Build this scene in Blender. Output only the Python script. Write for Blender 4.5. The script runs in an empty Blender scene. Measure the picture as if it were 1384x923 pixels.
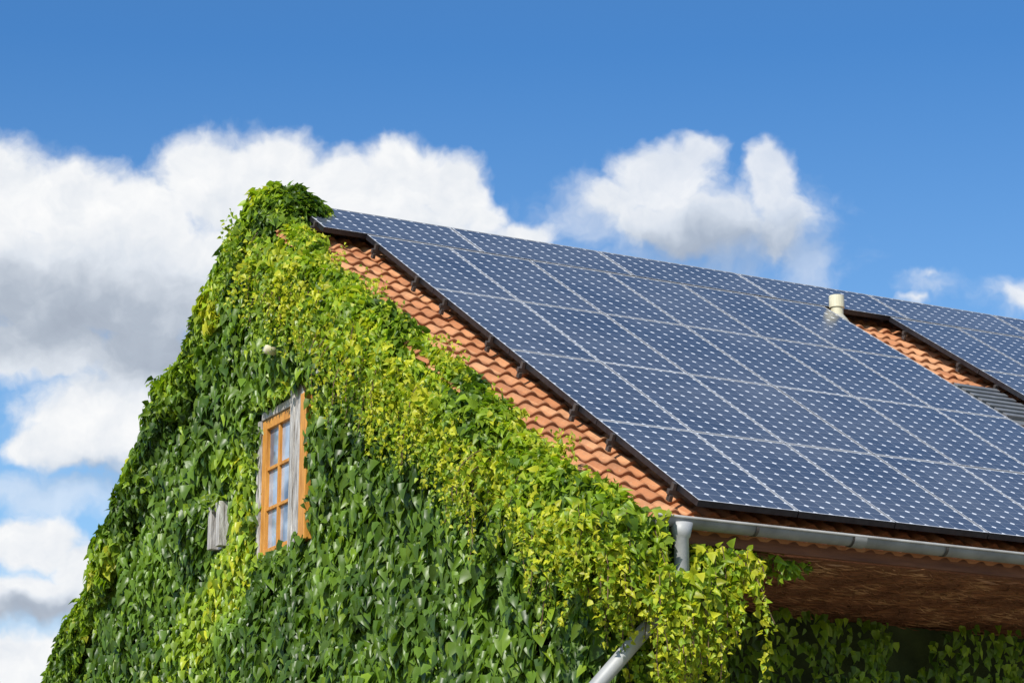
import bpy, bmesh, math, numpy as np
from mathutils import Matrix, Vector
rng=np.random.default_rng(7)
Z0=8.402
A=math.radians(32.09); ca,sa=math.cos(A),math.sin(A)
TB=0.748                       # tangent of back slope
scene=bpy.context.scene
col=scene.collection
scene.view_settings.view_transform='Standard'; scene.view_settings.look='None'
scene.view_settings.exposure=0; scene.view_settings.gamma=1

def RP(u,v,h): return (u,-v*ca-h*sa,-v*sa+h*ca+Z0)
# ridge line (tile plane)
HT=-0.14; VR=-0.93
_,YR,ZR=RP(0,VR,HT)
VE=6.42
# ------------------------------------------------------------ helpers
def link(o,parent=None):
    col.objects.link(o)
    if parent: o.parent=parent
    return o
def empty(name,loc=(0,0,0),label=None,cat=None,group=None):
    o=bpy.data.objects.new(name,None); o.location=loc; o.empty_display_size=0.2
    if label:o["label"]=label
    if cat:o["category"]=cat
    if group:o["group"]=group
    return link(o)
def mesh_obj(name,verts,faces,mat=None,parent=None,smooth=False):
    m=bpy.data.meshes.new(name); m.from_pydata([tuple(v) for v in verts],[],faces); m.update()
    o=bpy.data.objects.new(name,m)
    if mat:m.materials.append(mat)
    if smooth: m.polygons.foreach_set('use_smooth',[True]*len(m.polygons))
    return link(o,parent)
def rel(o,parent):
    o.parent=parent
    o.matrix_parent_inverse=Matrix.Translation(-Vector(parent.location)); return o
def box_data(x0,x1,y0,y1,z0,z1):
    v=[(x0,y0,z0),(x1,y0,z0),(x1,y1,z0),(x0,y1,z0),(x0,y0,z1),(x1,y0,z1),(x1,y1,z1),(x0,y1,z1)]
    f=[(0,3,2,1),(4,5,6,7),(0,1,5,4),(1,2,6,5),(2,3,7,6),(3,0,4,7)]
    return v,f
def boxes(name,bl,mat,parent=None,bevel=0.0):
    V=[];F=[]
    for b in bl:
        v,f=box_data(*b); n=len(V); V+=v; F+=[tuple(i+n for i in q) for q in f]
    o=mesh_obj(name,V,F,mat,parent)
    if bevel:
        md=o.modifiers.new('bevel','BEVEL'); md.width=bevel; md.segments=2
    return o
def tube_data(path,r,n=14):
    V=[];F=[]
    P=[Vector(p) for p in path]
    for i,p in enumerate(P):
        t=(P[min(i+1,len(P)-1)]-P[max(i-1,0)]).normalized()
        a=t.cross(Vector((0.31,0.2,0.9))).normalized(); b=t.cross(a)
        rr=r[i] if isinstance(r,(list,tuple)) else r
        for k in range(n):
            an=2*math.pi*k/n; V.append(p+rr*(math.cos(an)*a+math.sin(an)*b))
    for i in range(len(P)-1):
        for k in range(n):
            F.append((i*n+k,i*n+(k+1)%n,(i+1)*n+(k+1)%n,(i+1)*n+k))
    F.append(tuple(range(n))[::-1]); F.append(tuple(range((len(P)-1)*n,len(P)*n)))
    return V,F
def tube(name,path,r,mat,parent=None,n=14):
    V,F=tube_data(path,r,n); o=mesh_obj(name,V,F,mat,parent,True)
    return o
# value noise in numpy
_perm=rng.permutation(4096)
_val=rng.random(4096)
def vnoise(x,y,z):
    xi=np.floor(x).astype(int);yi=np.floor(y).astype(int);zi=np.floor(z).astype(int)
    fx,fy,fz=x-xi,y-yi,z-zi
    fx=fx*fx*(3-2*fx);fy=fy*fy*(3-2*fy);fz=fz*fz*(3-2*fz)
    def h(i,j,k): return _val[_perm[(_perm[(_perm[i&4095]+j)&4095]+k)&4095]]
    r=0
    for dx in (0,1):
        for dy in (0,1):
            for dz in (0,1):
                w=(fx if dx else 1-fx)*(fy if dy else 1-fy)*(fz if dz else 1-fz)
                r=r+w*h(xi+dx,yi+dy,zi+dz)
    return r
def fbm(p,s,o=3):
    r=0;a=.5;t=0
    for i in range(o):
        r=r+a*vnoise(p[:,0]*s+31.7*i,p[:,1]*s+11.3*i,p[:,2]*s+5.1*i); t+=a; a*=.5; s*=2.03
    return r/t
def sstep(a,b,x):
    t=np.clip((x-a)/(b-a),0,1); return t*t*(3-2*t)
# ------------------------------------------------------------ materials
def new_mat(name):
    m=bpy.data.materials.new(name); m.use_nodes=True; nt=m.node_tree
    b=nt.nodes['Principled BSDF']; return m,nt,b
def N(nt,t,**kw):
    n=nt.nodes.new(t)
    for k,v in kw.items(): setattr(n,k,v)
    return n
def math_(nt,op,a,b=None,c=None,clamp=False):
    n=nt.nodes.new('ShaderNodeMath'); n.operation=op; n.use_clamp=clamp
    for i,x in enumerate((a,b,c)):
        if x is None: continue
        if isinstance(x,(int,float)): n.inputs[i].default_value=x
        else: nt.links.new(x,n.inputs[i])
    return n.outputs[0]
def ramp(nt,fac,stops):
    n=nt.nodes.new('ShaderNodeValToRGB'); cr=n.color_ramp
    while len(cr.elements)<len(stops): cr.elements.new(0.5)
    for e,(p,c) in zip(cr.elements,stops): e.position=p; e.color=(*c,1)
    nt.links.new(fac,n.inputs[0]); return n.outputs[0]
def noise_mat(name,stops,scale=8,rough=.7,detail=6,bump=.3,bscale=40,metal=0,stretch=(1,1,1),nr=.5,bdist=.01):
    m,nt,b=new_mat(name)
    tc=N(nt,'ShaderNodeTexCoord'); mp=N(nt,'ShaderNodeMapping'); mp.inputs['Scale'].default_value=stretch
    nt.links.new(tc.outputs['Object'],mp.inputs['Vector'])
    n=N(nt,'ShaderNodeTexNoise'); n.inputs['Scale'].default_value=scale; n.inputs['Detail'].default_value=detail; n.inputs['Roughness'].default_value=nr
    nt.links.new(mp.outputs[0],n.inputs['Vector'])
    nt.links.new(ramp(nt,n.outputs[0],stops),b.inputs['Base Color'])
    b.inputs['Roughness'].default_value=rough; b.inputs['Metallic'].default_value=metal
    n2=N(nt,'ShaderNodeTexNoise'); n2.inputs['Scale'].default_value=bscale; n2.inputs['Detail'].default_value=5
    nt.links.new(mp.outputs[0],n2.inputs['Vector'])
    bp=N(nt,'ShaderNodeBump'); bp.inputs['Strength'].default_value=bump; bp.inputs['Distance'].default_value=bdist
    nt.links.new(n2.outputs[0],bp.inputs['Height']); nt.links.new(bp.outputs[0],b.inputs['Normal'])
    return m
def tile_mat():
    m,nt,b=new_mat('terracotta_tile')
    uv=N(nt,'ShaderNodeUVMap'); fl=N(nt,'ShaderNodeVectorMath',operation='FLOOR')
    nt.links.new(uv.outputs[0],fl.inputs[0])
    wn=N(nt,'ShaderNodeTexWhiteNoise',noise_dimensions='2D'); nt.links.new(fl.outputs[0],wn.inputs['Vector'])
    base=ramp(nt,wn.outputs['Value'],[(0,(.43,.170,.072)),(.5,(.55,.240,.105)),(1,(.62,.31,.15))])
    tc=N(nt,'ShaderNodeTexCoord')
    n=N(nt,'ShaderNodeTexNoise'); n.inputs['Scale'].default_value=5; n.inputs['Detail'].default_value=9; n.inputs['Roughness'].default_value=.72
    nt.links.new(tc.outputs['Object'],n.inputs['Vector'])
    dirt=math_(nt,'MULTIPLY',ramp(nt,n.outputs[0],[(.44,(0,0,0)),(.68,(1,1,1))]),.5)
    mx=N(nt,'ShaderNodeMix',data_type='RGBA'); mx.inputs['B'].default_value=(.24,.115,.06,1)
    nt.links.new(dirt,mx.inputs['Factor']); nt.links.new(base,mx.inputs['A'])
    n3=N(nt,'ShaderNodeTexNoise'); n3.inputs['Scale'].default_value=45; n3.inputs['Detail'].default_value=4
    nt.links.new(tc.outputs['Object'],n3.inputs['Vector'])
    sp=math_(nt,'MULTIPLY',ramp(nt,n3.outputs[0],[(.6,(0,0,0)),(.68,(1,1,1))]),.3)
    mx2=N(nt,'ShaderNodeMix',data_type='RGBA'); mx2.inputs['B'].default_value=(.50,.38,.26,1)
    nt.links.new(sp,mx2.inputs['Factor']); nt.links.new(mx.outputs['Result'],mx2.inputs['A'])
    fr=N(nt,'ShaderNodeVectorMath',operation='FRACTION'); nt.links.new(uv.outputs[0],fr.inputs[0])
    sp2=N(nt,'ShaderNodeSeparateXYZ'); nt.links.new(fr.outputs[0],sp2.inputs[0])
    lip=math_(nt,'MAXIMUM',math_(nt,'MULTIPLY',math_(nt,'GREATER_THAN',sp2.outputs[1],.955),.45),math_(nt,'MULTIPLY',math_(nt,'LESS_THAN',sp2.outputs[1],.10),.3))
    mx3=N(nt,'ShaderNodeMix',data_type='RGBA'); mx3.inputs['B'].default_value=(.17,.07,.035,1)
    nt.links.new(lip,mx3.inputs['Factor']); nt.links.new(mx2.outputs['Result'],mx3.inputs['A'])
    nt.links.new(mx3.outputs['Result'],b.inputs['Base Color']); b.inputs['Roughness'].default_value=.85
    b.inputs['Specular IOR Level'].default_value=.25
    bp=N(nt,'ShaderNodeBump'); bp.inputs['Strength'].default_value=.5; bp.inputs['Distance'].default_value=.007
    nt.links.new(n3.outputs[0],bp.inputs['Height']); nt.links.new(bp.outputs[0],b.inputs['Normal'])
    return m
def leaf_mat(name,rough=.38,trans=.28,spec=.4):
    m,nt,b=new_mat(name)
    at=N(nt,'ShaderNodeAttribute',attribute_name='Col')
    nt.links.new(at.outputs['Color'],b.inputs['Base Color']); b.inputs['Roughness'].default_value=rough
    b.inputs['Specular IOR Level'].default_value=spec
    tr=N(nt,'ShaderNodeBsdfTranslucent')
    h2=N(nt,'ShaderNodeMix',data_type='RGBA',blend_type='MULTIPLY'); h2.inputs['Factor'].default_value=1
    h2.inputs['B'].default_value=(1.6,1.7,.6,1); nt.links.new(at.outputs['Color'],h2.inputs['A'])
    nt.links.new(h2.outputs['Result'],tr.inputs['Color'])
    ms=N(nt,'ShaderNodeMixShader'); ms.inputs[0].default_value=trans
    nt.links.new(b.outputs[0],ms.inputs[1]); nt.links.new(tr.outputs[0],ms.inputs[2])
    nt.links.new(ms.outputs[0],nt.nodes['Material Output'].inputs['Surface'])
    return m
def cell_mat():
    m,nt,b=new_mat('photovoltaic_cells')
    uv=N(nt,'ShaderNodeUVMap'); sx=N(nt,'ShaderNodeSeparateXYZ'); nt.links.new(uv.outputs[0],sx.inputs[0])
    U,V=sx.outputs[0],sx.outputs[1]
    fu=math_(nt,'ABSOLUTE',math_(nt,'SUBTRACT',math_(nt,'FRACT',U),.5)); fv=math_(nt,'ABSOLUTE',math_(nt,'SUBTRACT',math_(nt,'FRACT',V),.5))
    line=math_(nt,'MULTIPLY',math_(nt,'GREATER_THAN',math_(nt,'MAXIMUM',fu,fv),.483),.30)
    dia=math_(nt,'GREATER_THAN',math_(nt,'ADD',fu,fv),.825)
    g=math_(nt,'MAXIMUM',line,dia)
    o1=math_(nt,'LESS_THAN',U,0.);o2=math_(nt,'GREATER_THAN',U,6.);o3=math_(nt,'LESS_THAN',V,0.);o4=math_(nt,'GREATER_THAN',V,12.)
    g=math_(nt,'MAXIMUM',g,math_(nt,'MAXIMUM',math_(nt,'MAXIMUM',o1,o2),math_(nt,'MAXIMUM',o3,o4)))
    fl=N(nt,'ShaderNodeVectorMath',operation='FLOOR'); nt.links.new(uv.outputs[0],fl.inputs[0])
    oi=N(nt,'ShaderNodeObjectInfo')
    wn=N(nt,'ShaderNodeTexWhiteNoise',noise_dimensions='4D'); nt.links.new(fl.outputs[0],wn.inputs['Vector']); nt.links.new(math_(nt,'MULTIPLY',oi.outputs['Random'],50.),wn.inputs['W'])
    cell=ramp(nt,wn.outputs['Value'],[(0,(.040,.052,.082)),(1,(.054,.069,.104))])
    mx=N(nt,'ShaderNodeMix',data_type='RGBA'); nt.links.new(g,mx.inputs['Factor']); nt.links.new(cell,mx.inputs['A']); mx.inputs['B'].default_value=(.80,.81,.82,1)
    n=N(nt,'ShaderNodeTexNoise'); n.inputs['Scale'].default_value=1.3;n.inputs['Detail'].default_value=7
    geo=N(nt,'ShaderNodeNewGeometry'); nt.links.new(geo.outputs['Position'],n.inputs['Vector'])
    dust=math_(nt,'MULTIPLY',ramp(nt,n.outputs[0],[(.35,(0,0,0)),(.75,(1,1,1))]),.14)
    m2=N(nt,'ShaderNodeMix',data_type='RGBA'); nt.links.new(dust,m2.inputs['Factor']); nt.links.new(mx.outputs['Result'],m2.inputs['A']); m2.inputs['B'].default_value=(.4,.4,.41,1)
    nt.links.new(m2.outputs['Result'],b.inputs['Base Color'])
    b.inputs['Roughness'].default_value=.18; b.inputs['IOR'].default_value=1.55
    return m
M_tile=tile_mat(); M_leaf=leaf_mat('creeper_leaf',.36,.30,.34); M_young=leaf_mat('creeper_young_leaf',.42,.36,.34); M_cell=cell_mat()
M_zinc=noise_mat('weathered_zinc',[(.3,(.20,.195,.185)),(.7,(.34,.335,.32))],6,.6,bump=.08,metal=.1)
M_pipe=noise_mat('pale_zinc_pipe',[(.3,(.30,.30,.30)),(.7,(.44,.44,.43))],6,.55,bump=.08,metal=.1)
M_black=noise_mat('black_anodised',[(.3,(.012,.012,.015)),(.7,(.03,.03,.034))],20,.4,bump=.05)
M_alu=noise_mat('aluminium',[(.3,(.26,.27,.28)),(.7,(.38,.39,.40))],15,.4,bump=.05,metal=.4)
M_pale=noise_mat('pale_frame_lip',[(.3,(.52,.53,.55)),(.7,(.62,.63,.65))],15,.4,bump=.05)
M_dkmet=noise_mat('dark_bracket',[(.3,(.05,.045,.04)),(.7,(.12,.10,.09))],15,.6,bump=.05,metal=.3)
M_slate=noise_mat('grey_cladding',[(.3,(.13,.135,.14)),(.7,(.21,.215,.22))],9,.55,bump=.05,metal=.2)
M_grey=noise_mat('weathered_timber',[(.3,(.14,.12,.10)),(.45,(.36,.33,.30)),(.68,(.64,.61,.57))],9,.85,detail=8,stretch=(5,5,.5),bump=.9,bscale=30)
M_orange=noise_mat('stained_timber',[(.3,(.46,.18,.025)),(.7,(.72,.33,.06))],7,.5,stretch=(4,4,.6),bump=.3)
M_brick=noise_mat('dark_green_brick',[(.3,(.025,.038,.012)),(.7,(.06,.085,.024))],5,.9,bump=.8)  # dark green wall colour, seen in the gaps between leaves
M_soffit=noise_mat('reed_ceiling',[(.34,(.13,.045,.022)),(.5,(.25,.092,.040)),(.66,(.36,.155,.07))],24,.95,detail=12,stretch=(1,1.6,1),bump=.9,bscale=45,nr=.8,bdist=.02)
M_reed=noise_mat('loose_reed',[(.35,(.14,.05,.02)),(.5,(.28,.11,.045)),(.68,(.50,.27,.13))],3,.9,detail=2,bump=0)
M_fascia=noise_mat('fascia_timber',[(.3,(.10,.035,.018)),(.7,(.20,.075,.035))],8,.85,stretch=(.4,4,4))
M_cream=noise_mat('cream_plastic',[(.3,(.60,.54,.36)),(.7,(.74,.69,.50))],7,.5,bump=.1)
M_lead=noise_mat('lead_flashing',[(.3,(.38,.35,.28)),(.7,(.50,.47,.38))],7,.6,bump=.1)
M_stem=noise_mat('creeper_stem',[(.3,(.09,.05,.03)),(.7,(.16,.09,.05))],10,.8)
M_dark=noise_mat('dark_interior',[(.3,(.02,.02,.02)),(.7,(.04,.035,.03))],3,.9)
def glass_mat(nm,c0,c1):
    m,nt,b=new_mat(nm); b.inputs['Roughness'].default_value=.04
    b.inputs['IOR'].default_value=1.6; b.inputs['Specular IOR Level'].default_value=.9
    tc=N(nt,'ShaderNodeTexCoord'); n=N(nt,'ShaderNodeTexNoise'); n.inputs['Scale'].default_value=4
    nt.links.new(tc.outputs['Object'],n.inputs['Vector'])
    nt.links.new(ramp(nt,n.outputs[0],[(.38,c0),(.62,c1)]),b.inputs['Base Color']); return m
M_glass=glass_mat('window_glass',(.10,.13,.18),(.42,.48,.56))

# ------------------------------------------------------------ ground
def ground():
    m=noise_mat('yard_ground',[(.3,(.12,.15,.05)),(.5,(.26,.23,.16)),(.7,(.40,.35,.26))],.35,.95,bump=.6)
    o=mesh_obj('ground',[(-1500,-1500,0),(1500,-1500,0),(1500,1500,0),(-1500,1500,0)],[(0,1,2,3)],m); o["kind"]="structure"
ground()
# ------------------------------------------------------------ house
house=empty('house',(0,-4.95,0),"brick farmhouse with orange pantile roof and creeper covered gable","house")
XW=-0.55; XL=13.5; UV0=-0.74
YF=-4.95; YB=6.4
def zroof(y):
    y=np.asarray(y,float); d=y-YR
    return np.where(d<0,(ZR-Z0)+d*math.tan(A),(ZR-Z0)-d*TB)
WS=(1.34,1.62,-2.60,-2.20)
def gable():
    t=.36
    W=[(-.52,.66,-2.84,-1.58),WS]
    ys=sorted(set([YF,YR,YB,-3,-1.5,3,4.5]+[w[0] for w in W]+[w[1] for w in W]))
    V=[];F=[]
    for i in range(len(ys)-1):
        a,b=ys[i],ys[i+1]
        zt=[float(zroof(a))-.12+Z0,float(zroof(b))-.12+Z0]
        w=[w for w in W if w[0]<=a+1e-6 and w[1]>=b-1e-6]
        if w: segs=[((0,0),(w[0][2]+Z0,)*2),((w[0][3]+Z0,)*2,tuple(zt))]
        else: segs=[((0,0),tuple(zt))]
        for lo,hi in segs:
            n=len(V)
            for x in (XW,XW+t):
                V+= [(x,a,lo[0]),(x,b,lo[1]),(x,b,hi[1]),(x,a,hi[0])]
            F+=[(n,n+3,n+2,n+1),(n+4,n+5,n+6,n+7),(n,n+1,n+5,n+4),(n+2,n+3,n+7,n+6)]
            if i==0: F.append((n,n+4,n+7,n+3))
            if i==len(ys)-2: F.append((n+1,n+2,n+6,n+5))
    return rel(mesh_obj('gable_wall',V,F,M_brick),house)
gable()
rel(boxes('side_wall',[(XW+.37,XL,-3.25,-2.9,0,Z0-3.66)],M_brick),house)
rel(boxes('rear_wall',[(XW+.37,XL,YB-.3,YB,0,Z0-4.1)],M_brick),house)
def ceiling():
    V=[];F=[]; xs=np.arange(XW+.37,9,.06); ys=np.linspace(-5.30,-2.89,42)
    X,Y=np.meshgrid(xs,ys,indexing='ij'); P=np.stack([X.ravel(),Y.ravel(),0*X.ravel()],1)
    z=Z0-3.64-.018*(fbm(P,9,3)-.3)
    V=[(a,b,c) for a,b,c in zip(P[:,0],P[:,1],z)]; m=len(ys)
    F=[(i*m+j,i*m+j+1,(i+1)*m+j+1,(i+1)*m+j) for i in range(len(xs)-1) for j in range(m-1)]
    n=len(V); v,f=box_data(XW+.37,XL,-5.30,-2.89,Z0-3.615,Z0-3.59); V+=v; F+=[tuple(i+n for i in q) for q in f]
    rel(mesh_obj('porch_ceiling',V,F,M_soffit,None,True),house)
ceiling()
rel(boxes('fascia_board',[(UV0+.02,XL,-5.335,-5.303,Z0-3.635,Z0-3.52)],M_fascia),house)
def reeds():
    V=[];F=[]
    for i in range(6000):
        x=rng.uniform(-.1,7.5); y=rng.uniform(-5.27,-2.95); z=Z0-3.648-abs(rng.normal(0,.010)); L=rng.uniform(.04,.20)
        a=rng.normal(0,.75); w=rng.uniform(.0015,.0032); dz=rng.normal(-.03,.06)
        d=Vector((math.cos(a),math.sin(a),dz)); s=Vector((-math.sin(a),math.cos(a),0))*w
        p=Vector((x,y,z)); n=len(V); V+=[p-s,p+s,p+d*L+s,p+d*L-s,p+d*L*.5-Vector((0,0,w*1.5+.004))]
        F+=[(n,n+1,n+4),(n+1,n+2,n+4),(n+2,n+3,n+4),(n+3,n,n+4)]
    o=rel(mesh_obj('ceiling_reeds',V,F,M_reed),house); o["kind"]="stuff"
reeds()
def pantiles(name,u0,u1,length,per,course,place,nu=12):
    K=int(math.ceil(length/course)); nper=(u1-u0)/per
    us=np.linspace(u0,u1,int(nper*nu)+1)
    ph=((us-u0)/per)%1.0
    w2=np.where(ph<.62,np.sin(ph/.62*math.pi)*.026,-np.sin((ph-.62)/.38*math.pi)*.009)
    V=[];UV=[]
    rows=0
    for k in range(K):
        va=k*course; vb=min((k+1)*course,length)
        cells=np.floor((us-u0)/per)
        jit=(vnoise(cells*1.37+.5,np.full_like(us,k*1.71),us*0)-.5)*.012
        jv=(vnoise(cells*2.13+9,np.full_like(us,k*1.31),us*0+3)-.5)*.016
        for t in (0,.5,.97,1.0):
            v=va+(vb-va)*t
            lift=.031*t+(0 if t<1 else -.008)
            for u,hh,j,q in zip(us,w2,jit,jv):
                V.append(place(u,v+(q if t>.9 and k<K-1 else 0),hh+lift+j)); UV.append(((u-u0)/per,k+t*.98))
            rows+=1
        for u,hh,j,q in zip(us,w2,jit,jv):
            V.append(place(u,vb-.004+(q if k<K-1 else 0),hh*.9+j*.3-.006)); UV.append(((u-u0)/per,k+.99))
        rows+=1
    n=len(us); F=[]
    for r in range(rows-1):
        for i in range(n-1):
            a=r*n+i; F.append((a,a+n,a+n+1,a+1))
    m=bpy.data.meshes.new(name); m.from_pydata(V,[],F); m.materials.append(M_tile)
    uvl=m.uv_layers.new(name='UVMap')
    idx=np.empty(len(m.loops),dtype=np.int32); m.loops.foreach_get('vertex_index',idx)
    uvl.data.foreach_set('uv',np.array(UV,dtype=np.float32)[idx].ravel())
    m.polygons.foreach_set('use_smooth',[True]*len(m.polygons))
    m.set_sharp_from_angle(angle=math.radians(50))
    o=bpy.data.objects.new(name,m); link(o); return rel(o,house)
HB=HT-.045
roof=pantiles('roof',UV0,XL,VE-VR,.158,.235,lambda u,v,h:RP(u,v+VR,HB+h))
ab=math.atan(TB); cb,sb=math.cos(ab),math.sin(ab)
zb0=ZR-.05
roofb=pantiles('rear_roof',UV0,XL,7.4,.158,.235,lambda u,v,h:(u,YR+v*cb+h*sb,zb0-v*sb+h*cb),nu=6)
def ridge():
    V=[];F=[];n=10;L=.4;u=UV0
    while u<XL:
        b=len(V)
        for x,r in ((u,.10),(u+L,.085)):
            for k in range(n+1):
                an=math.pi*k/n; V.append((x,YR+.03+r*1.1*math.cos(an),ZR-.065+r*math.sin(an)))
        for k in range(n): F.append((b+k,b+k+1,b+n+2+k,b+n+1+k))
        F.append(tuple(range(b,b+n+1)))
        u+=L-.03
    return rel(mesh_obj('ridge_cap',V,F,M_tile),house)
ridge()
d=.09
p0=RP(UV0+.05,VR,HB-d);p1=RP(XL,VR,HB-d);p2=RP(XL,VE-.06,HB-.04);p3=RP(UV0+.05,VE-.06,HB-.04)
q2=(XL,YR+7.35*cb,zb0-7.35*sb-.05);q3=(UV0+.05,q2[1],q2[2])
rel(mesh_obj('roof_boarding',[p0,p1,p2,p3,q2,q3],[(0,1,2,3),(1,0,5,4)],M_dark),house)
def vent():
    x,y,z=RP(4.98,.10,HT)
    V,F=tube_data([(x,y,z-.1),(x,y,z+.17),(x,y,z+.172),(x,y,z+.29),(x,y,z+.295)],[.062,.062,.074,.074,.05],20)
    o=mesh_obj('vent_pipe',V,F,M_cream,None,False); rel(o,house)
    o["label"]="short cream plastic vent pipe standing on the tiles"
    V,F=tube_data([(x,y-.03,z-.07),(x,y-.01,z+.04),(x,y,z+.09)],[.15,.095,.064],20)
    rel(mesh_obj('vent_flashing',V,F,M_lead,None,True),house)
vent()
def gutter():
    V=[];F=[];r=.060;yc,zc=-5.425,Z0-3.50;n=12
    x0,x1=-.42,XL
    xs=[x0,x1]
    for rr,fl in ((r,0),(r-.006,1)):
        for x in xs:
            for k in range(n+1):
                an=math.pi+math.pi*k/n; V.append((x,yc+rr*math.cos(an),zc+rr*math.sin(an)))
    m=n+1
    for k in range(n):
        F.append((k,k+1,m+k+1,m+k)); F.append((2*m+k,3*m+k,3*m+k+1,2*m+k+1))
    F.append(tuple(range(m)))
    b=len(V); v,f=tube_data([(x0,yc-r,zc+.004),(x1,yc-r,zc+.004)],.010,8); V+=v;F+=[tuple(i+b for i in q) for q in f]
    rel(mesh_obj('gutter',V,F,M_zinc,None,True),house)
    for x in np.arange(.35,9,.78):
        V=[];F=[];b=0
        for xx in (x-.012,x+.012):
            for k in range(n+1):
                an=math.pi+math.pi*k/n; V.append((xx,yc+(r+.004)*math.cos(an),zc+(r+.004)*math.sin(an)))
            V.append((xx,yc+r+.02,zc+.05));
        mm=n+2
        for k in range(n+1): F.append((b+k,b+k+1,b+mm+k+1,b+mm+k))
        rel(mesh_obj('gutter_bracket',V,F,M_dkmet),house)
    for x in (1.18,2.86,5.0):
        V=[];F=[];b=0
        for xx in (x-.05,x+.05):
            for k in range(n+1):
                an=math.pi+math.pi*k/n; V.append((xx,yc+(r+.007)*math.cos(an),zc+(r+.007)*math.sin(an)))
        for k in range(n): F.append((b+k,b+k+1,b+m+k+1,b+m+k))
        rel(mesh_obj('gutter_joint',V,F,M_zinc,None,True),house)
    p=[(-.22,yc-.01,zc-.03),(-.22,yc-.01,zc-.12),(-.22,yc-.01,zc-.13),(-.22,yc-.01,zc-.36),(-.235,yc+.01,zc-.42),(-.27,yc+.04,zc-.48),(-.38,-5.30,Z0-4.18),(-.71,-5.20,Z0-4.57),(-.91,-5.15,Z0-4.80),(-.94,-5.13,Z0-4.90),(-.94,-5.13,.1)]
    rr=[.080,.060,.050]+[.050]*8
    rel(tube('downpipe',p,rr,M_pipe,None,18),house)
gutter()
def window():
    w=empty('window',(XW,.05,Z0-2.2)); rel(w,house); w.location=(XW,.05,Z0-2.2)
    def b(name,bl,mat,bev=.004,ww=None):
        ww=ww or w
        o=boxes(name,[(x0,x1,y0,y1,z0+Z0,z1+Z0) for x0,x1,y0,y1,z0,z1 in bl],mat,None,bev)
        o.parent=ww; o.matrix_parent_inverse=Matrix.Translation(ww.location).inverted(); return o
    X=XW
    b('surround',[(X-.15,X+.02,.605,.69,-2.88,-1.62),(X-.175,X+.02,-.16,-.075,-2.90,-1.43),(X-.165,X+.02,-.25,-.164,-2.88,-1.46),(X-.17,X+.02,-.335,-.254,-2.89,-1.49),(X-.15,X+.02,-.074,.604,-1.63,-1.56)],M_grey,.008)
    b('sill',[(X-.16,X+.05,-.074,.604,-2.90,-2.86)],M_grey,.006)
    b('trim_board',[(X-.195,X+.02,-.47,-.34,-2.84,-1.60)],M_orange,.006)
    b('frame',[(X-.135,X-.01,.515,.603,-2.855,-1.635),(X-.135,X-.01,-.072,.015,-2.855,-1.635),(X-.135,X-.01,.016,.514,-2.855,-2.77),(X-.135,X-.01,.016,.514,-1.72,-1.635)],M_orange)
    b('glazing_bar',[(X-.125,X-.08,.250,.280,-2.768,-1.722),(X-.123,X-.082,.018,.2495,-2.435,-2.407),(X-.123,X-.082,.2805,.512,-2.435,-2.407),(X-.123,X-.082,.018,.2495,-2.085,-2.057),(X-.123,X-.082,.2805,.512,-2.085,-2.057)],M_orange,.003)
    b('pane',[(X-.098,X-.092,.01,.52,-2.78,-1.715)],M_glass,0)
    y0,y1,z0,z1=WS
    w2=empty('small_window',(XW,1.45,Z0-2.3)); rel(w2,house); w2.location=(XW,1.45,Z0-2.3)
    b('frame',[(X-.22,X+.02,y0,y0+.09,z0,z1),(X-.22,X+.02,y1-.07,y1,z0,z1),(X-.22,X+.02,y0+.091,y1-.071,z1-.07,z1)],M_grey,.006,w2)
    b('pane',[(X-.14,X-.135,y0+.05,y1-.04,z0,z1-.05)],M_glass,0,w2)
window()
V,F=tube_data([(-.60,-.02,Z0-1.22),(-.86,-.05,Z0-1.18),(-.862,-.05,Z0-1.18),(-.96,-.06,Z0-1.17),(-.965,-.06,Z0-1.17)],[.016,.016,.036,.040,.02],14)
rel(mesh_obj('gable_lamp',V,F,M_cream,None,True),house)
def hexa(u0,u1,v0,v1,h0,h1):
    V=[RP(a,b,h) for h in (h0,h1) for a,b in ((u0,v0),(u1,v0),(u1,v1),(u0,v1))]
    return V,[(0,1,2,3),(4,7,6,5),(0,4,5,1),(1,5,6,2),(2,6,7,3),(3,7,4,0)]
def roof_window():
    e=empty('roof_window',RP(5.35,2.3,-.1)); rel(e,house); e.location=RP(5.35,2.3,-.1)
    def part(name,hs,mat):
        V=[];F=[]
        for h in hs:
            v,f=hexa(*h); n=len(V); V+=v; F+=[tuple(i+n for i in q) for q in f]
        o=mesh_obj(name,V,F,mat); o.parent=e; o.matrix_parent_inverse=Matrix.Translation(e.location).inverted()
        md=o.modifiers.new('bevel','BEVEL'); md.width=.005; md.segments=2
    part('frame',[(5.10,5.61,1.86,2.86,-.17,-.115)],M_slate)
    part('slat',[(5.12,5.605,1.90+.13*i,1.965+.13*i,-.1145,-.075) for i in range(7)],M_slate)
    part('flashing',[(5.05,5.095,1.86,2.86,-.17,-.13)],M_dkmet)
roof_window()

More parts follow.
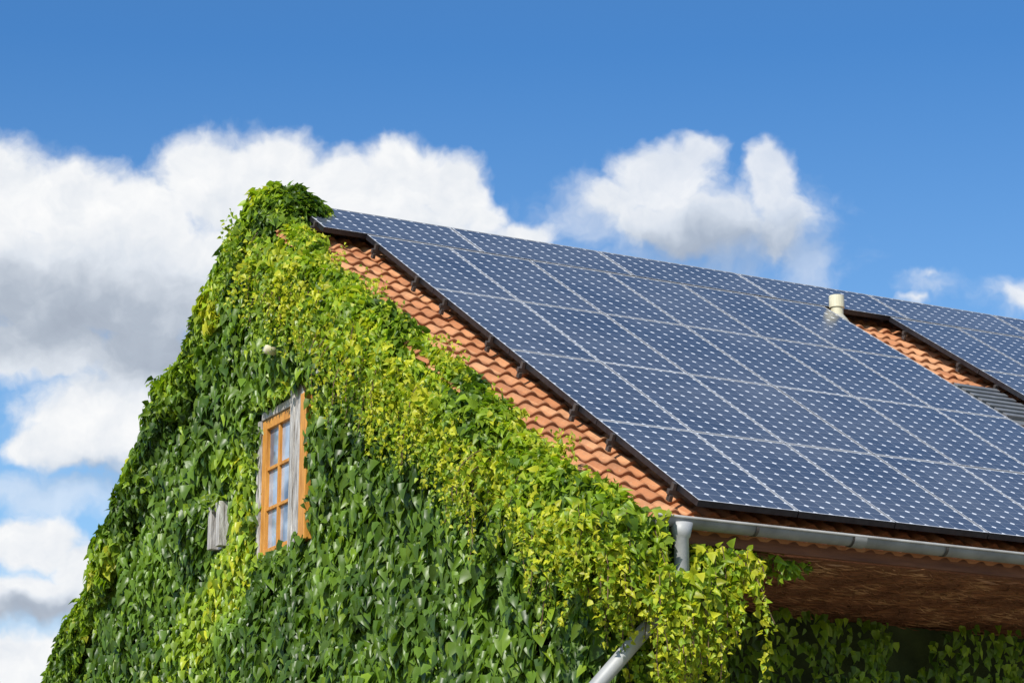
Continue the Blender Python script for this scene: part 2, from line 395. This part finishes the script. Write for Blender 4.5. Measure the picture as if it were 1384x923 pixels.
# ------------------------------------------------------------ solar panels
PW,PL,TH=.798,1.559,.046
def panel_meshes():
    v,f=[],[]
    b=.008
    for q in ((0,b,0,PL,-TH,0),(PW-b,PW,0,PL,-TH,0),(b,PW-b,0,b,-TH,0),(b,PW-b,PL-b,PL,-TH,0)):
        a,c=box_data(*q); n=len(v); v+=a; f+=[tuple(i+n for i in t) for t in c]
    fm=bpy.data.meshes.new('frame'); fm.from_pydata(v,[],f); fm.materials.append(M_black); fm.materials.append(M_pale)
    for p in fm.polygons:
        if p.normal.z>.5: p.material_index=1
    cm=bpy.data.meshes.new('cell_sheet')
    z=-.003
    cm.from_pydata([(b,b,z),(PW-b,b,z),(PW-b,PL-b,z),(b,PL-b,z),(b,b,z-.006),(PW-b,b,z-.006),(PW-b,PL-b,z-.006),(b,PL-b,z-.006)],[],[(0,1,2,3),(4,7,6,5)])
    uvl=cm.uv_layers.new(name='UVMap'); cu=.1285; cv=.1270
    mx=(PW-6*cu)/2; my=(PL-12*cv)/2
    for i,l in enumerate(cm.loops):
        co=cm.vertices[l.vertex_index].co; uvl.data[i].uv=((co.x-mx)/cu,(co.y-my)/cv)
    cm.materials.append(M_cell)
    return fm,cm
FM,CM=panel_meshes()
def panel(u,v,land=False,i=0):
    jit=rng.normal(0,.0006)
    if not land:
        o=Vector(RP(u,v+PL,jit)); X=Vector((1,0,0)); Y=Vector((0,ca,sa))
    else:
        o=Vector(RP(u,v,jit)); X=Vector((0,-ca,-sa)); Y=Vector((1,0,0))
    tilt=rng.normal(0,.0004)
    Zn=X.cross(Y); M=Matrix((X,Y,Zn)).transposed().to_4x4(); M.translation=o
    M=M@Matrix.Rotation(tilt,4,'X')
    e=bpy.data.objects.new('solar_panel',None); e.empty_display_size=.1; col.objects.link(e); e.matrix_world=M
    e["label"]="blue monocrystalline solar panel with black frame on tiled roof" if not land else "blue solar panel laid lengthwise along the roof ridge"
    e["category"]="solar panel"; e["group"]="solar panels on the roof"
    for nm,me in (('frame',FM),('cell_sheet',CM)):
        c=bpy.data.objects.new(nm,me); col.objects.link(c); c.parent=e
PU=.808; PV=1.569
for c in range(6):
    for r in range(4): panel(c*PU,r*PV)
for c in range(5):
    for r in range(4): panel(5.62+c*PU,r*PV)
for k in range(8): panel(-.40+1.573*k,-.832,True)
def rail(u0,u1,v):
    e=empty('mounting_rail',RP(u0,v,-.1),"aluminium mounting rail under the solar panels","mounting rail","mounting rails under the panels")
    fc=[(0,1,2,3),(4,7,6,5),(0,4,5,1),(1,5,6,2),(2,6,7,3),(3,7,4,0)]
    bx=lambda a,b,c,d,h0,h1: hexa(a,b,c,d,h0,h1)[0]
    o=mesh_obj('rail_bar',bx(u0,u1,v-.016,v+.016,-.085,-.05),fc,M_dkmet); rel(o,e)
    V=bx(u0+.022,u0+.048,v-.018,v+.018,-.05,-.002); F=list(fc)
    V+=bx(u0+.01,u0+.035,v-.014,v+.03,-.13,-.086); F+=[tuple(i+8 for i in q) for q in fc]
    c=mesh_obj('end_clamp',V,F,M_dkmet); rel(c,e)
for r in range(4):
    for q in (.30,1.25):
        rail(-.055,6*PU+.03,r*PV+q)
        rail(5.62-.02,5.62+5*PU+.03,r*PV+q)
for q in (-.66,-.2): rail(-.40-.05,12.2,q)

# ------------------------------------------------------------ creeper leaves
LT=np.array([(0,0,0),(-.44,.18,.13),(-.30,.56,.06),(0,1.0,-.20),(.30,.56,.06),(.44,.18,.13),(0,.28,-.03),(0,.64,-.05)])
LF=[(0,6,1),(0,5,6),(1,6,7,2),(6,5,4,7),(2,7,3),(7,4,3)]
class Leaves:
    def __init__(s): s.P=[];s.B=[];s.N=[];s.S=[];s.C=[]
    def add(s,P,B,Nn,S,C):
        s.P.append(P);s.B.append(B);s.N.append(Nn);s.S.append(S);s.C.append(C)
    def build(s,name,mat,parent,aspect=1.0):
        P=np.concatenate(s.P);B=np.concatenate(s.B);Nn=np.concatenate(s.N);S=np.concatenate(s.S);C=np.concatenate(s.C)
        B/=np.linalg.norm(B,axis=1,keepdims=True)
        Nn=Nn-(Nn*B).sum(1,keepdims=True)*B; Nn/=np.linalg.norm(Nn,axis=1,keepdims=True)+1e-9
        Aq=np.cross(B,Nn); n=len(P)
        asp=aspect*rng.uniform(.6,1.15,(n,1,1)); cur=rng.uniform(.4,2.4,(n,1,1))
        V=P[:,None,:]+S[:,None,None]*(LT[None,:,0:1]*asp*Aq[:,None,:]+LT[None,:,1:2]*B[:,None,:]+LT[None,:,2:3]*cur*Nn[:,None,:])
        V=V.reshape(-1,3).copy(); V[:,2]+=Z0
        loops=np.array([i for f in LF for i in f]); tot=np.array([len(f) for f in LF])
        L=(loops[None,:]+8*np.arange(n)[:,None]).ravel().astype(np.int32)
        T=np.tile(tot,n).astype(np.int32); St=np.concatenate([[0],np.cumsum(T)[:-1]]).astype(np.int32)
        m=bpy.data.meshes.new(name); m.vertices.add(len(V)); m.vertices.foreach_set('co',V.ravel().astype(np.float32))
        m.loops.add(len(L)); m.loops.foreach_set('vertex_index',L)
        m.polygons.add(len(T)); m.polygons.foreach_set('loop_start',St)
        m.update(calc_edges=True)
        m.polygons.foreach_set('use_smooth',np.ones(len(T),dtype=bool))
        at=m.color_attributes.new('Col','FLOAT_COLOR','POINT')
        CC=np.ones((n,8,4),dtype=np.float32); CC[:,:,:3]=C[:,None,:]
        CC[:,6:8,:3]*=.85
        at.data.foreach_set('color',CC.ravel())
        m.materials.append(mat); m.validate()
        o=bpy.data.objects.new(name,m); link(o); return rel(o,parent)
creeper=empty('climbing_creeper',(-.7,-1,0),"lush green and yellow creeper covering the gable wall and verge","climbing plant")
DK=np.array((.052,.108,.014)); MD=np.array((.155,.265,.026)); YG=np.array((.28,.40,.025)); YL=np.array((.58,.57,.035)); RD=np.array((.30,.10,.03))
def colour(P,young):
    n=len(P); f=fbm(P,2.2,3); t=np.clip(f*1.8-.38+rng.normal(0,.28,n),0,1)[:,None]
    base=DK*(1-t)+MD*t
    y=np.clip(young+rng.normal(0,.2,n),0,1)[:,None]
    c=base*(1-sstep(.15,.6,y))+YG*sstep(.15,.6,y)
    c=c*(1-sstep(.7,1.05,y))+YL*sstep(.7,1.05,y)
    return c*rng.uniform(.68,1.22,(n,1))
def dist_verge(y,z):
    d1=(zroof(y)-z); return np.where(y<YR,d1*ca,d1*cb)
dark=Leaves(); young=Leaves()
def young_mask(P):
    y,z=P[:,1],P[:,2]; dv=dist_verge(y,z); f=fbm(P,1.7,3); g=fbm(P+7,5,2)
    r=1.0-sstep(.05,.75,dv+(f-.5)*1.9+(g-.5)*.8)
    r=np.where(y<YR,r*.82,(1-sstep(.05,.6,dv+(f-.5)*1.3))*.60)
    def blob(cy,cz,ry,rz,a): 
        q=((y-cy)/ry)**2+((z-cz)/rz)**2; return a*np.clip(1.25-q+(f-.5)*1.8,0,1)
    b=np.maximum.reduce([blob(1.0,-2.6,.42,.9,.8),blob(1.6,-3.3,.8,.55,.75),blob(2.6,-3.9,1.0,.5,.7),blob(.4,-.7,.5,.6,.40),blob(5.6,-2.9,.8,.8,.7)])
    return np.maximum(r,b)
def wall_scatter(n,z0,z1,size,base,amp,dens=None):
    y=rng.uniform(YF-.02,YB+.1,n); z=rng.uniform(z0,z1,n)
    P=np.stack([np.zeros(n),y,z],1)
    dv=dist_verge(y,z); keep=dv>np.where(y>YR,.12,.02)
    jx=rng.normal(0,.025,n)
    keep&=~((y>-.50+jx*.6)&(y<.65+jx)&(z>-2.80+jx)&(z<-1.46+jx)); keep&=~((y>WS[0]-.02+jx)&(y<WS[1]+jx)&(z>WS[2]+jx)&(z<WS[3]+.05+jx))
    P=P[keep]; n=len(P)
    hb=lambda X:amp*(fbm(X,1.5,2)-.35)+.27*(vnoise(X[:,0]*3.1+X[:,1]*3.1,X[:,1]*1.1,X[:,2]*2.6)-.45)+.13*(fbm(X+3.3,6.5,2)-.45)
    near_w=np.exp(-(((P[:,1]-.10)/.80)**4+((P[:,2]+2.18)/.84)**4))*.85
    near_w=np.maximum(near_w,.9*np.exp(-(((P[:,1]-1.36)/.42)**4+((P[:,2]+2.36)/.38)**4)))
    near_w=np.maximum(near_w,.9*sstep(-4.3,-4.9,P[:,1]))
    off=base+hb(P)+rng.uniform(-.06,.06,n)
    off=np.where(off>base,base+(off-base)*(1-.75*near_w),off)
    off=off*(1-.35*near_w)
    off=np.maximum(off,.015)
    e=.06; q=P.copy(); Py=P.copy();Py[:,1]+=e; Pz=P.copy();Pz[:,2]+=e
    gy=(hb(Py)-hb(q))/e; gz=(hb(Pz)-hb(q))/e
    P[:,0]=XW-off
    Nn=np.stack([-np.ones(n),-gy*.5-.40,-gz*.5+.52],1)+rng.normal(0,.42,(n,3))
    B=np.stack([-.42+.32*rng.normal(size=n),.48*rng.normal(size=n),-1.0*np.ones(n)],1)
    S=size*rng.uniform(.55,1.35,n)
    ym=young_mask(P); S=S*(1-.28*ym)
    dark.add(P,B,Nn,S,colour(P,ym))
wall_scatter(68000,-5.2,.5,.116,.13,.14)
wall_scatter(30000,-5.2,.5,.108,.16,.15)
wall_scatter(5000,-8.3,-5.1,.20,.16,.15)
n=1500; P=np.stack([rng.uniform(XW-.12,XW+.5,n),YF-rng.uniform(0,.10,n),rng.uniform(-7.5,-3.7,n)],1)
dark.add(P,np.stack([-.2+.3*rng.normal(size=n),-.3+.3*rng.normal(size=n),-np.ones(n)],1),np.stack([-.4*np.ones(n),-np.ones(n),.4*np.ones(n)],1)+rng.normal(0,.3,(n,3)),.11*rng.uniform(.7,1.2,n),colour(P,np.full(n,.05)))
def roll(n,front,rad,size,ylev,th0=-85,th1=120,cx=-.80,ch=-.24,smin=0,smax=1,low=2.0,cxf=None):
    s=rng.uniform(smin,smax,n); th=np.radians(rng.uniform(th0,th1,n))
    if front:
        v=VR+s*(VE-VR-.02); y0=-v*ca; z0=-v*sa; nn=np.array((-sa,ca))
        dy,dz=-ch*sa*1.0,ch*ca
    else:
        v=s*7.1; y0=YR+v*cb; z0=(ZR-Z0)-v*sb; nn=np.array((sb,cb)); dy,dz=ch*sb,ch*cb
    C=np.stack([np.full(n,cx) if cxf is None else cxf(v),y0+dy,z0+dz],1)
    q=fbm(C,1.6,2); q2=fbm(C+np.stack([th,th*0,th],1),4.6,2)
    R=rad*(.25+1.25*q+1.1*(q2-.35))*rng.uniform(.65,1.1,n)
    if not front: R=R*(.6+.4*s)*(.5+1.1*vnoise(v*1.9,v*0+4.2,v*0))
    R=np.maximum(R,.02)
    rx=-np.cos(th)*R; rn=np.sin(th)*R*np.where(np.sin(th)<0,low*(.1+1.7*fbm(C+17,2.3,2)),1.0)
    P=C+np.stack([rx,nn[0]*rn,nn[1]*rn],1)
    O=np.stack([-np.cos(th),nn[0]*np.sin(th),nn[1]*np.sin(th)],1)
    Nn=O+np.array((0,0,.35))+rng.normal(0,.45,(n,3))
    B=O*.5+np.stack([.35*rng.normal(size=n),(-.15 if front else .10)+.45*rng.normal(size=n),-.8+.4*rng.normal(size=n)],1)
    S=size*rng.uniform(.6,1.35,n)
    ym=ylev+ (fbm(P,2.1,2)-.5)*2.0
    young.add(P,B,Nn,S,colour(P,ym))
cxf=lambda v: -.695+.27*(1-sstep(-.9,.7,v))+.05*np.exp(-((v-3.2)/1.6)**2)+.05*np.sin(v*2.3)+.035*np.sin(v*5.1+1)
roll(15000,True,.142,.078,.52,low=1.9,cxf=cxf)
roll(9000,False,.145,.080,.30,-80,110,ch=-.20)
roll(3500,False,.14,.080,.56,-80,110,ch=-.18,smin=.55,smax=1)
n=5600; d=rng.normal(size=(n,3)); d/=np.linalg.norm(d,axis=1,keepdims=True)
d[:,2]=np.where(d[:,2]<-.5,-d[:,2],d[:,2])
C=np.array((-.50,YR-.24,ZR-Z0-.12)); rr=(.75+.4*fbm(d*1.6+5,2.2,2))[:,None]*rng.uniform(.75,1.03,(n,1))
P=C+d*rr*np.array((.40,.38,.33)); P[:,2]-=.28*np.abs(d[:,1])
young.add(P,d*.6+np.array((0,0,-.8))+rng.normal(0,.35,(n,3)),d+np.array((0,0,.3))+rng.normal(0,.35,(n,3)),.076*rng.uniform(.7,1.25,n),colour(P,.46+(fbm(P,2.5,2)-.5)*1.5))
stemV=[];stemF=[]
def shoot(start,dirv,length,droop,leaf=.07,lev=.8,step=.032,stem=True,seg=None):
    global stemV,stemF
    p=np.array(start,float); d=np.array(dirv,float); d/=np.linalg.norm(d)
    k=int(length/step); pts=[p.copy()]
    for i in range(k):
        d=d+np.array((0,0,-droop))*step+rng.normal(0,.09,3); d/=np.linalg.norm(d)
        p=p+d*step; pts.append(p.copy())
    pts=np.array(pts); m=2
    P=np.repeat(pts,m,axis=0); n=len(P); P=P+rng.normal(0,.018,(n,3))
    side=rng.normal(size=(n,3)); B=side*.7+np.array((-.15,-.1,-.65)); Nn=np.array((-.6,-.45,.5))+rng.normal(0,.45,(n,3))
    tt=np.linspace(0,1,n); S=leaf*(1.15-.65*tt)*rng.uniform(.7,1.2,n)
    young.add(P,B,Nn,S,colour(P,np.full(n,lev)+.15*tt))
    if stem:
        V,F=tube_data([(a[0],a[1],a[2]+Z0) for a in pts[::2]],.0035,4); b=len(stemV); stemV+=V; stemF+=[tuple(i+b for i in f) for f in F]
for i in range(310):
    v=rng.uniform(VR,VE-.2); x,y,z=RP(0,v,-.2); z-=Z0
    shoot((-.80-rng.uniform(0,.12),y,z+rng.uniform(-.26,.02)),(-.5,rng.normal(0,.5)-.2,rng.uniform(-.9,.2)),rng.uniform(.15,.85)**1.3,rng.uniform(4,8),.068,.70+rng.normal(0,.2),stem=(i%3==0))
for i in range(130):
    v=rng.uniform(VR+.6,VE-.3); x,y,z=RP(0,v,-.12); z-=Z0
    shoot((-.68,y,z),(rng.uniform(-.3,.9),rng.normal(0,.5)-.2,.4),rng.uniform(.06,.28),1.5,.062,.8,stem=False)
for i in range(130):
    v=rng.uniform(.2,7.0); y=YR+v*cb-.12; z=(ZR-Z0)-v*sb-.10
    shoot((-.78,y,z),(rng.uniform(-.9,.3),.35+rng.normal(0,.4),rng.uniform(-.3,.4)),rng.uniform(.06,.28),rng.uniform(3,7),.068,.5+rng.normal(0,.15),stem=(i%3==0))
for i in range(135):
    x=rng.uniform(-1.0,-.36); y=rng.uniform(-5.50,-5.05); L=(.28+.42*math.exp(-((x+.50)/.30)**2))*rng.uniform(.4,1.25)
    shoot((x,y,-3.50+rng.uniform(-.2,.05)),(rng.normal(0,.3)-.1,rng.normal(0,.3)-.2,-.6),L,6,.074,.68+rng.normal(0,.2),stem=(i%2==0))
for i in range(44):
    x=rng.uniform(-.42,-.02); y=rng.uniform(-5.30,-5.05); L=rng.uniform(.55,1.15)
    shoot((x,y,-3.62+rng.uniform(-.15,0)),(rng.normal(0,.3),rng.normal(0,.2),-.6),L,6,.074,.52+rng.normal(0,.2),stem=(i%2==0))
for i in range(44):
    x=rng.uniform(-.52,-.08); y=rng.uniform(-5.64,-5.50)
    shoot((x,y,-3.94+rng.uniform(-.10,.06)),(rng.normal(0,.3),-.1,-.6),rng.uniform(.2,.8),6,.070,.78,stem=(i%2==0))
for i in range(58):
    x=rng.uniform(-.08,.38); L=(.18+.55*math.exp(-((x-.08)/.18)**2))*rng.uniform(.35,1.5)
    shoot((x,rng.uniform(-5.52,-5.15),-3.64+rng.uniform(-.12,.0)),(rng.normal(0,.4),-.3+rng.normal(0,.3),-.6),L,6,.074,.80+rng.normal(0,.16),stem=(i%2==0))
for i in range(25):
    x=rng.uniform(.3,1.0)
    shoot((x,rng.uniform(-5.3,-5.0),-3.66),(rng.normal(0,.5)+.4,-.1,-.3),rng.uniform(.1,.35)*(1.2-x),4,.08,.4,stem=True)
for i in range(22):
    y=rng.choice([-.54,.71],p=[.3,.7]); shoot((-.74,y+rng.normal(0,.02),rng.uniform(-2.8,-1.6)),(-.3,.4 if y<0 else -.5,-.4),rng.uniform(.02,.08),5,.08,.2,stem=False)
for i in range(22): shoot((-.74,rng.uniform(-.3,.7),-1.46+rng.uniform(-.02,.03)),(-.3,0,-.5),rng.uniform(.04,.12),5,.075,.55,stem=False)
for i in range(24): shoot((-.72,rng.uniform(-.4,.7),-2.92),(-.3,0,.6),rng.uniform(.02,.06),1,.085,.2,stem=False)
for i in range(8): shoot((-.76,rng.uniform(1.30,1.66),-2.17+rng.uniform(-.03,.05)),(-.2,0,-.5),rng.uniform(.03,.10),5,.07,.4,stem=False)
dark.build('foliage',M_leaf,creeper,.92)
young.build('young_foliage',M_young,creeper,.92)
st=rel(mesh_obj('stem',stemV,stemF,M_stem),creeper); st["kind"]="stuff"
pc=empty('porch_creeper',(2.5,-3.4,0),"dark green creeper on the shaded wall beneath the eave","climbing plant")
dark=Leaves(); n=17000
P=np.stack([rng.uniform(-.1,7,n),-3.26-rng.uniform(0,.05,n),-3.66-rng.uniform(0,1,n)**.8*3.2],1)
f=fbm(P,1.6,3); k=(f>.32)|(P[:,2]<-4.3); P=P[k]; f=f[k]; n=len(P); P[:,1]-=.60*f
dark.add(P,np.stack([.5*rng.normal(size=n),-.3+.3*rng.normal(size=n),-np.ones(n)],1),np.stack([-.3*np.ones(n),-np.ones(n),.2*np.ones(n)],1)+rng.normal(0,.4,(n,3)),.078*rng.uniform(.6,1.3,n),colour(P,np.full(n,.25))*1.15)
dark.build('foliage',M_leaf,pc,.9)

# ------------------------------------------------------------ light and sky
el=math.radians(42); az_from_mY=math.radians(54)
sd=Vector((-math.cos(el)*math.sin(az_from_mY),-math.cos(el)*math.cos(az_from_mY),math.sin(el)))
L=bpy.data.lights.new('sun','SUN'); L.energy=5.0; L.angle=math.radians(.53); L.color=(1,.955,.88)
so=bpy.data.objects.new('sun',L); so.rotation_euler=sd.to_track_quat('Z','Y').to_euler(); so.location=(-10,-20,20); link(so)

w=bpy.data.worlds.new('World'); scene.world=w; w.use_nodes=True; nt=w.node_tree
for n_ in list(nt.nodes): nt.nodes.remove(n_)
out=N(nt,'ShaderNodeOutputWorld'); bg=N(nt,'ShaderNodeBackground'); bg2=N(nt,'ShaderNodeBackground'); ms=N(nt,'ShaderNodeMixShader')
sky=N(nt,'ShaderNodeTexSky',sky_type='NISHITA'); sky.sun_disc=False; sky.sun_elevation=el
sky.sun_rotation=math.atan2(sd.x,sd.y); sky.air_density=1.0; sky.dust_density=.3; sky.ozone_density=2.5; sky.altitude=200
tc=N(nt,'ShaderNodeTexCoord')
sepz=N(nt,'ShaderNodeSeparateXYZ'); nt.links.new(tc.outputs['Generated'],sepz.inputs[0])
tint=ramp(nt,sepz.outputs[2],[(.10,(1.0,1.0,.97)),(.22,(.80,.94,1.0)),(.37,(.40,.72,.96)),(.6,(.65,.85,.95))])
mt=N(nt,'ShaderNodeMix',data_type='RGBA',blend_type='MULTIPLY'); mt.inputs['Factor'].default_value=1
hs=N(nt,'ShaderNodeHueSaturation'); hs.inputs['Saturation'].default_value=1.08; hs.inputs['Value'].default_value=1.0
nt.links.new(sky.outputs[0],hs.inputs['Color']); nt.links.new(hs.outputs[0],mt.inputs['A']); nt.links.new(tint,mt.inputs['B'])
nt.links.new(mt.outputs['Result'],bg.inputs['Color']); bg.inputs['Strength'].default_value=.148
fw=(.4553,.8508,.2622); rt=(.8817,-.4718,0.); up=(-.1237,-.2312,.9650)
def dot(v):
    n=N(nt,'ShaderNodeVectorMath',operation='DOT_PRODUCT'); nt.links.new(tc.outputs['Generated'],n.inputs[0]); n.inputs[1].default_value=v; return n.outputs['Value']
df=dot(fw); dfc=math_(nt,'MAXIMUM',df,.2)
sx=math_(nt,'MULTIPLY',math_(nt,'DIVIDE',dot(rt),dfc),3.447); sy=math_(nt,'MULTIPLY',math_(nt,'DIVIDE',dot(up),dfc),3.447)
cx=N(nt,'ShaderNodeCombineXYZ'); nt.links.new(sx,cx.inputs[0]); nt.links.new(sy,cx.inputs[1])
BL=[(-20,262,120,84),(110,275,110,78),(190,300,80,84),(300,250,110,80),(372,222,80,58),(450,262,80,70),(535,245,80,66),(612,268,58,58),(650,296,40,34),(710,318,50,22),
 (130,380,300,100),(360,370,220,120),(550,330,130,70),
 (150,560,140,84),(70,600,80,36),(60,470,130,46),(190,490,90,80),
 (45,735,74,46),(125,770,66,46),(60,810,170,36),(40,890,200,44),
 (900,238,80,56),(930,210,50,32),(826,272,50,38),(950,300,100,50),(870,300,70,34),(1044,245,44,54),(1056,305,44,52),
 (1265,368,10,6),(1245,404,26,6),(1380,398,28,20)]
HZ=[(960,320,190,85),(1085,345,56,70),(800,290,80,60),(640,325,130,40),(60,665,170,36),(60,830,200,110),(1374,400,56,36),(1265,388,46,26)]
DKB=[(90,425,280,84),(215,470,130,60),(170,640,150,26),(60,830,140,22),(970,340,170,54),(560,350,140,34)]
def grp(name,blobs,namp,soft):
    g=bpy.data.node_groups.new(name,'ShaderNodeTree')
    g.interface.new_socket('P',in_out='INPUT',socket_type='NodeSocketVector'); g.interface.new_socket('D',in_out='OUTPUT',socket_type='NodeSocketFloat'); g.interface.new_socket('G',in_out='OUTPUT',socket_type='NodeSocketFloat')
    gi=g.nodes.new('NodeGroupInput'); go=g.nodes.new('NodeGroupOutput')
    nz=g.nodes.new('ShaderNodeTexNoise'); nz.inputs['Scale'].default_value=9; nz.inputs['Detail'].default_value=4; nz.inputs['Roughness'].default_value=.6
    g.links.new(gi.outputs[0],nz.inputs['Vector'])
    sc=g.nodes.new('ShaderNodeVectorMath'); sc.operation='MULTIPLY_ADD'; g.links.new(nz.outputs['Color'],sc.inputs[0]); sc.inputs[1].default_value=(.085,.085,0); sc.inputs[2].default_value=(-.0425,-.0425,0)
    ad=g.nodes.new('ShaderNodeVectorMath'); ad.operation='ADD'; g.links.new(gi.outputs[0],ad.inputs[0]); g.links.new(sc.outputs[0],ad.inputs[1])
    acc=None
    for (px,py,rx,ry) in blobs:
        s=g.nodes.new('ShaderNodeVectorMath'); s.operation='MULTIPLY_ADD'
        g.links.new(ad.outputs[0],s.inputs[0]); s.inputs[1].default_value=(1000/rx,1000/ry,0); s.inputs[2].default_value=(-(px-692)/rx,-(461.5-py)/ry,0)
        l=g.nodes.new('ShaderNodeVectorMath'); l.operation='LENGTH'; g.links.new(s.outputs[0],l.inputs[0])
        k=min(1.0,(rx+ry)/110)
        v=math_(g,'MULTIPLY_ADD',l.outputs['Value'],-k,k)
        acc=v if acc is None else math_(g,'SMOOTH_MAX',acc,v,soft)
    if namp:
        def nn(vec,det):
            n1=g.nodes.new('ShaderNodeTexNoise'); n1.inputs['Scale'].default_value=10; n1.inputs['Detail'].default_value=det; n1.inputs['Roughness'].default_value=.57
            g.links.new(vec,n1.inputs['Vector']); return n1.outputs[0]
        a0=nn(ad.outputs[0],9)
        of=g.nodes.new('ShaderNodeVectorMath'); of.operation='ADD'; g.links.new(ad.outputs[0],of.inputs[0]); of.inputs[1].default_value=(-.012,.024,0)
        a1=nn(of.outputs[0],4)
        g.links.new(math_(g,'SUBTRACT',a0,a1),go.inputs[1])
        acc=math_(g,'ADD',acc,math_(g,'MULTIPLY',math_(g,'SUBTRACT',a0,.5),namp))
    g.links.new(acc,go.inputs[0]); return g
GD=grp('cloud_density',BL,1.0,.10); GK=grp('cloud_shade',DKB,0,.3); GH=grp('cloud_haze',HZ,0,.3)
def call(g,vec):
    n=N(nt,'ShaderNodeGroup'); n.node_tree=g; nt.links.new(vec,n.inputs[0]); return n
gD=call(GD,cx.outputs[0]); D0=gD.outputs[0]; G=gD.outputs[1]; K=call(GK,cx.outputs[0]).outputs[0]; Hh=call(GH,cx.outputs[0]).outputs[0]
mr=N(nt,'ShaderNodeMapRange',interpolation_type='SMOOTHSTEP'); nt.links.new(D0,mr.inputs[0]); mr.inputs[1].default_value=-.12; mr.inputs[2].default_value=.36
mx_=N(nt,'ShaderNodeMapRange'); nt.links.new(sx,mx_.inputs[0]); mx_.inputs[1].default_value=-.05; mx_.inputs[2].default_value=.35; mx_.inputs[3].default_value=1.0; mx_.inputs[4].default_value=.80
mr0=math_(nt,'MULTIPLY',mr.outputs[0],mx_.outputs[0])
mh=N(nt,'ShaderNodeMapRange',interpolation_type='SMOOTHSTEP'); nt.links.new(math_(nt,'ADD',Hh,math_(nt,'MULTIPLY',G,1.6)),mh.inputs[0]); mh.inputs[1].default_value=-.15; mh.inputs[2].default_value=.8; mh.inputs[4].default_value=.5
al=math_(nt,'SUBTRACT',1.0,math_(nt,'MULTIPLY',math_(nt,'SUBTRACT',1.0,mr0),math_(nt,'SUBTRACT',1.0,mh.outputs[0])))
alpha=math_(nt,'MULTIPLY',al,math_(nt,'GREATER_THAN',df,.5))
kk=N(nt,'ShaderNodeMapRange',interpolation_type='SMOOTHSTEP'); nt.links.new(K,kk.inputs[0]); kk.inputs[1].default_value=-.45; kk.inputs[2].default_value=.9
li=math_(nt,'ADD',.89,math_(nt,'MULTIPLY',G,.66))
li=math_(nt,'SUBTRACT',li,math_(nt,'MULTIPLY',kk.outputs[0],.60),clamp=True)
cc=ramp(nt,li,[(0,(.33,.38,.47)),(.35,(.45,.51,.60)),(.7,(.73,.78,.85)),(1,(.97,.975,.98))])
nt.links.new(cc,bg2.inputs['Color']); bg2.inputs['Strength'].default_value=1.0
nt.links.new(alpha,ms.inputs[0]); nt.links.new(bg.outputs[0],ms.inputs[1]); nt.links.new(bg2.outputs[0],ms.inputs[2]); nt.links.new(ms.outputs[0],out.inputs[0])

# ------------------------------------------------------------ camera
cam=bpy.data.cameras.new('camera'); cam.lens=36*3447/1384; cam.sensor_width=36; cam.clip_end=5000
co=bpy.data.objects.new('camera',cam)
M=Matrix((Vector(rt),Vector(up),-Vector(fw))).transposed().to_4x4(); M.translation=Vector((-8.924,-19.362,-6.752+Z0))
co.matrix_world=M; link(co); scene.camera=co
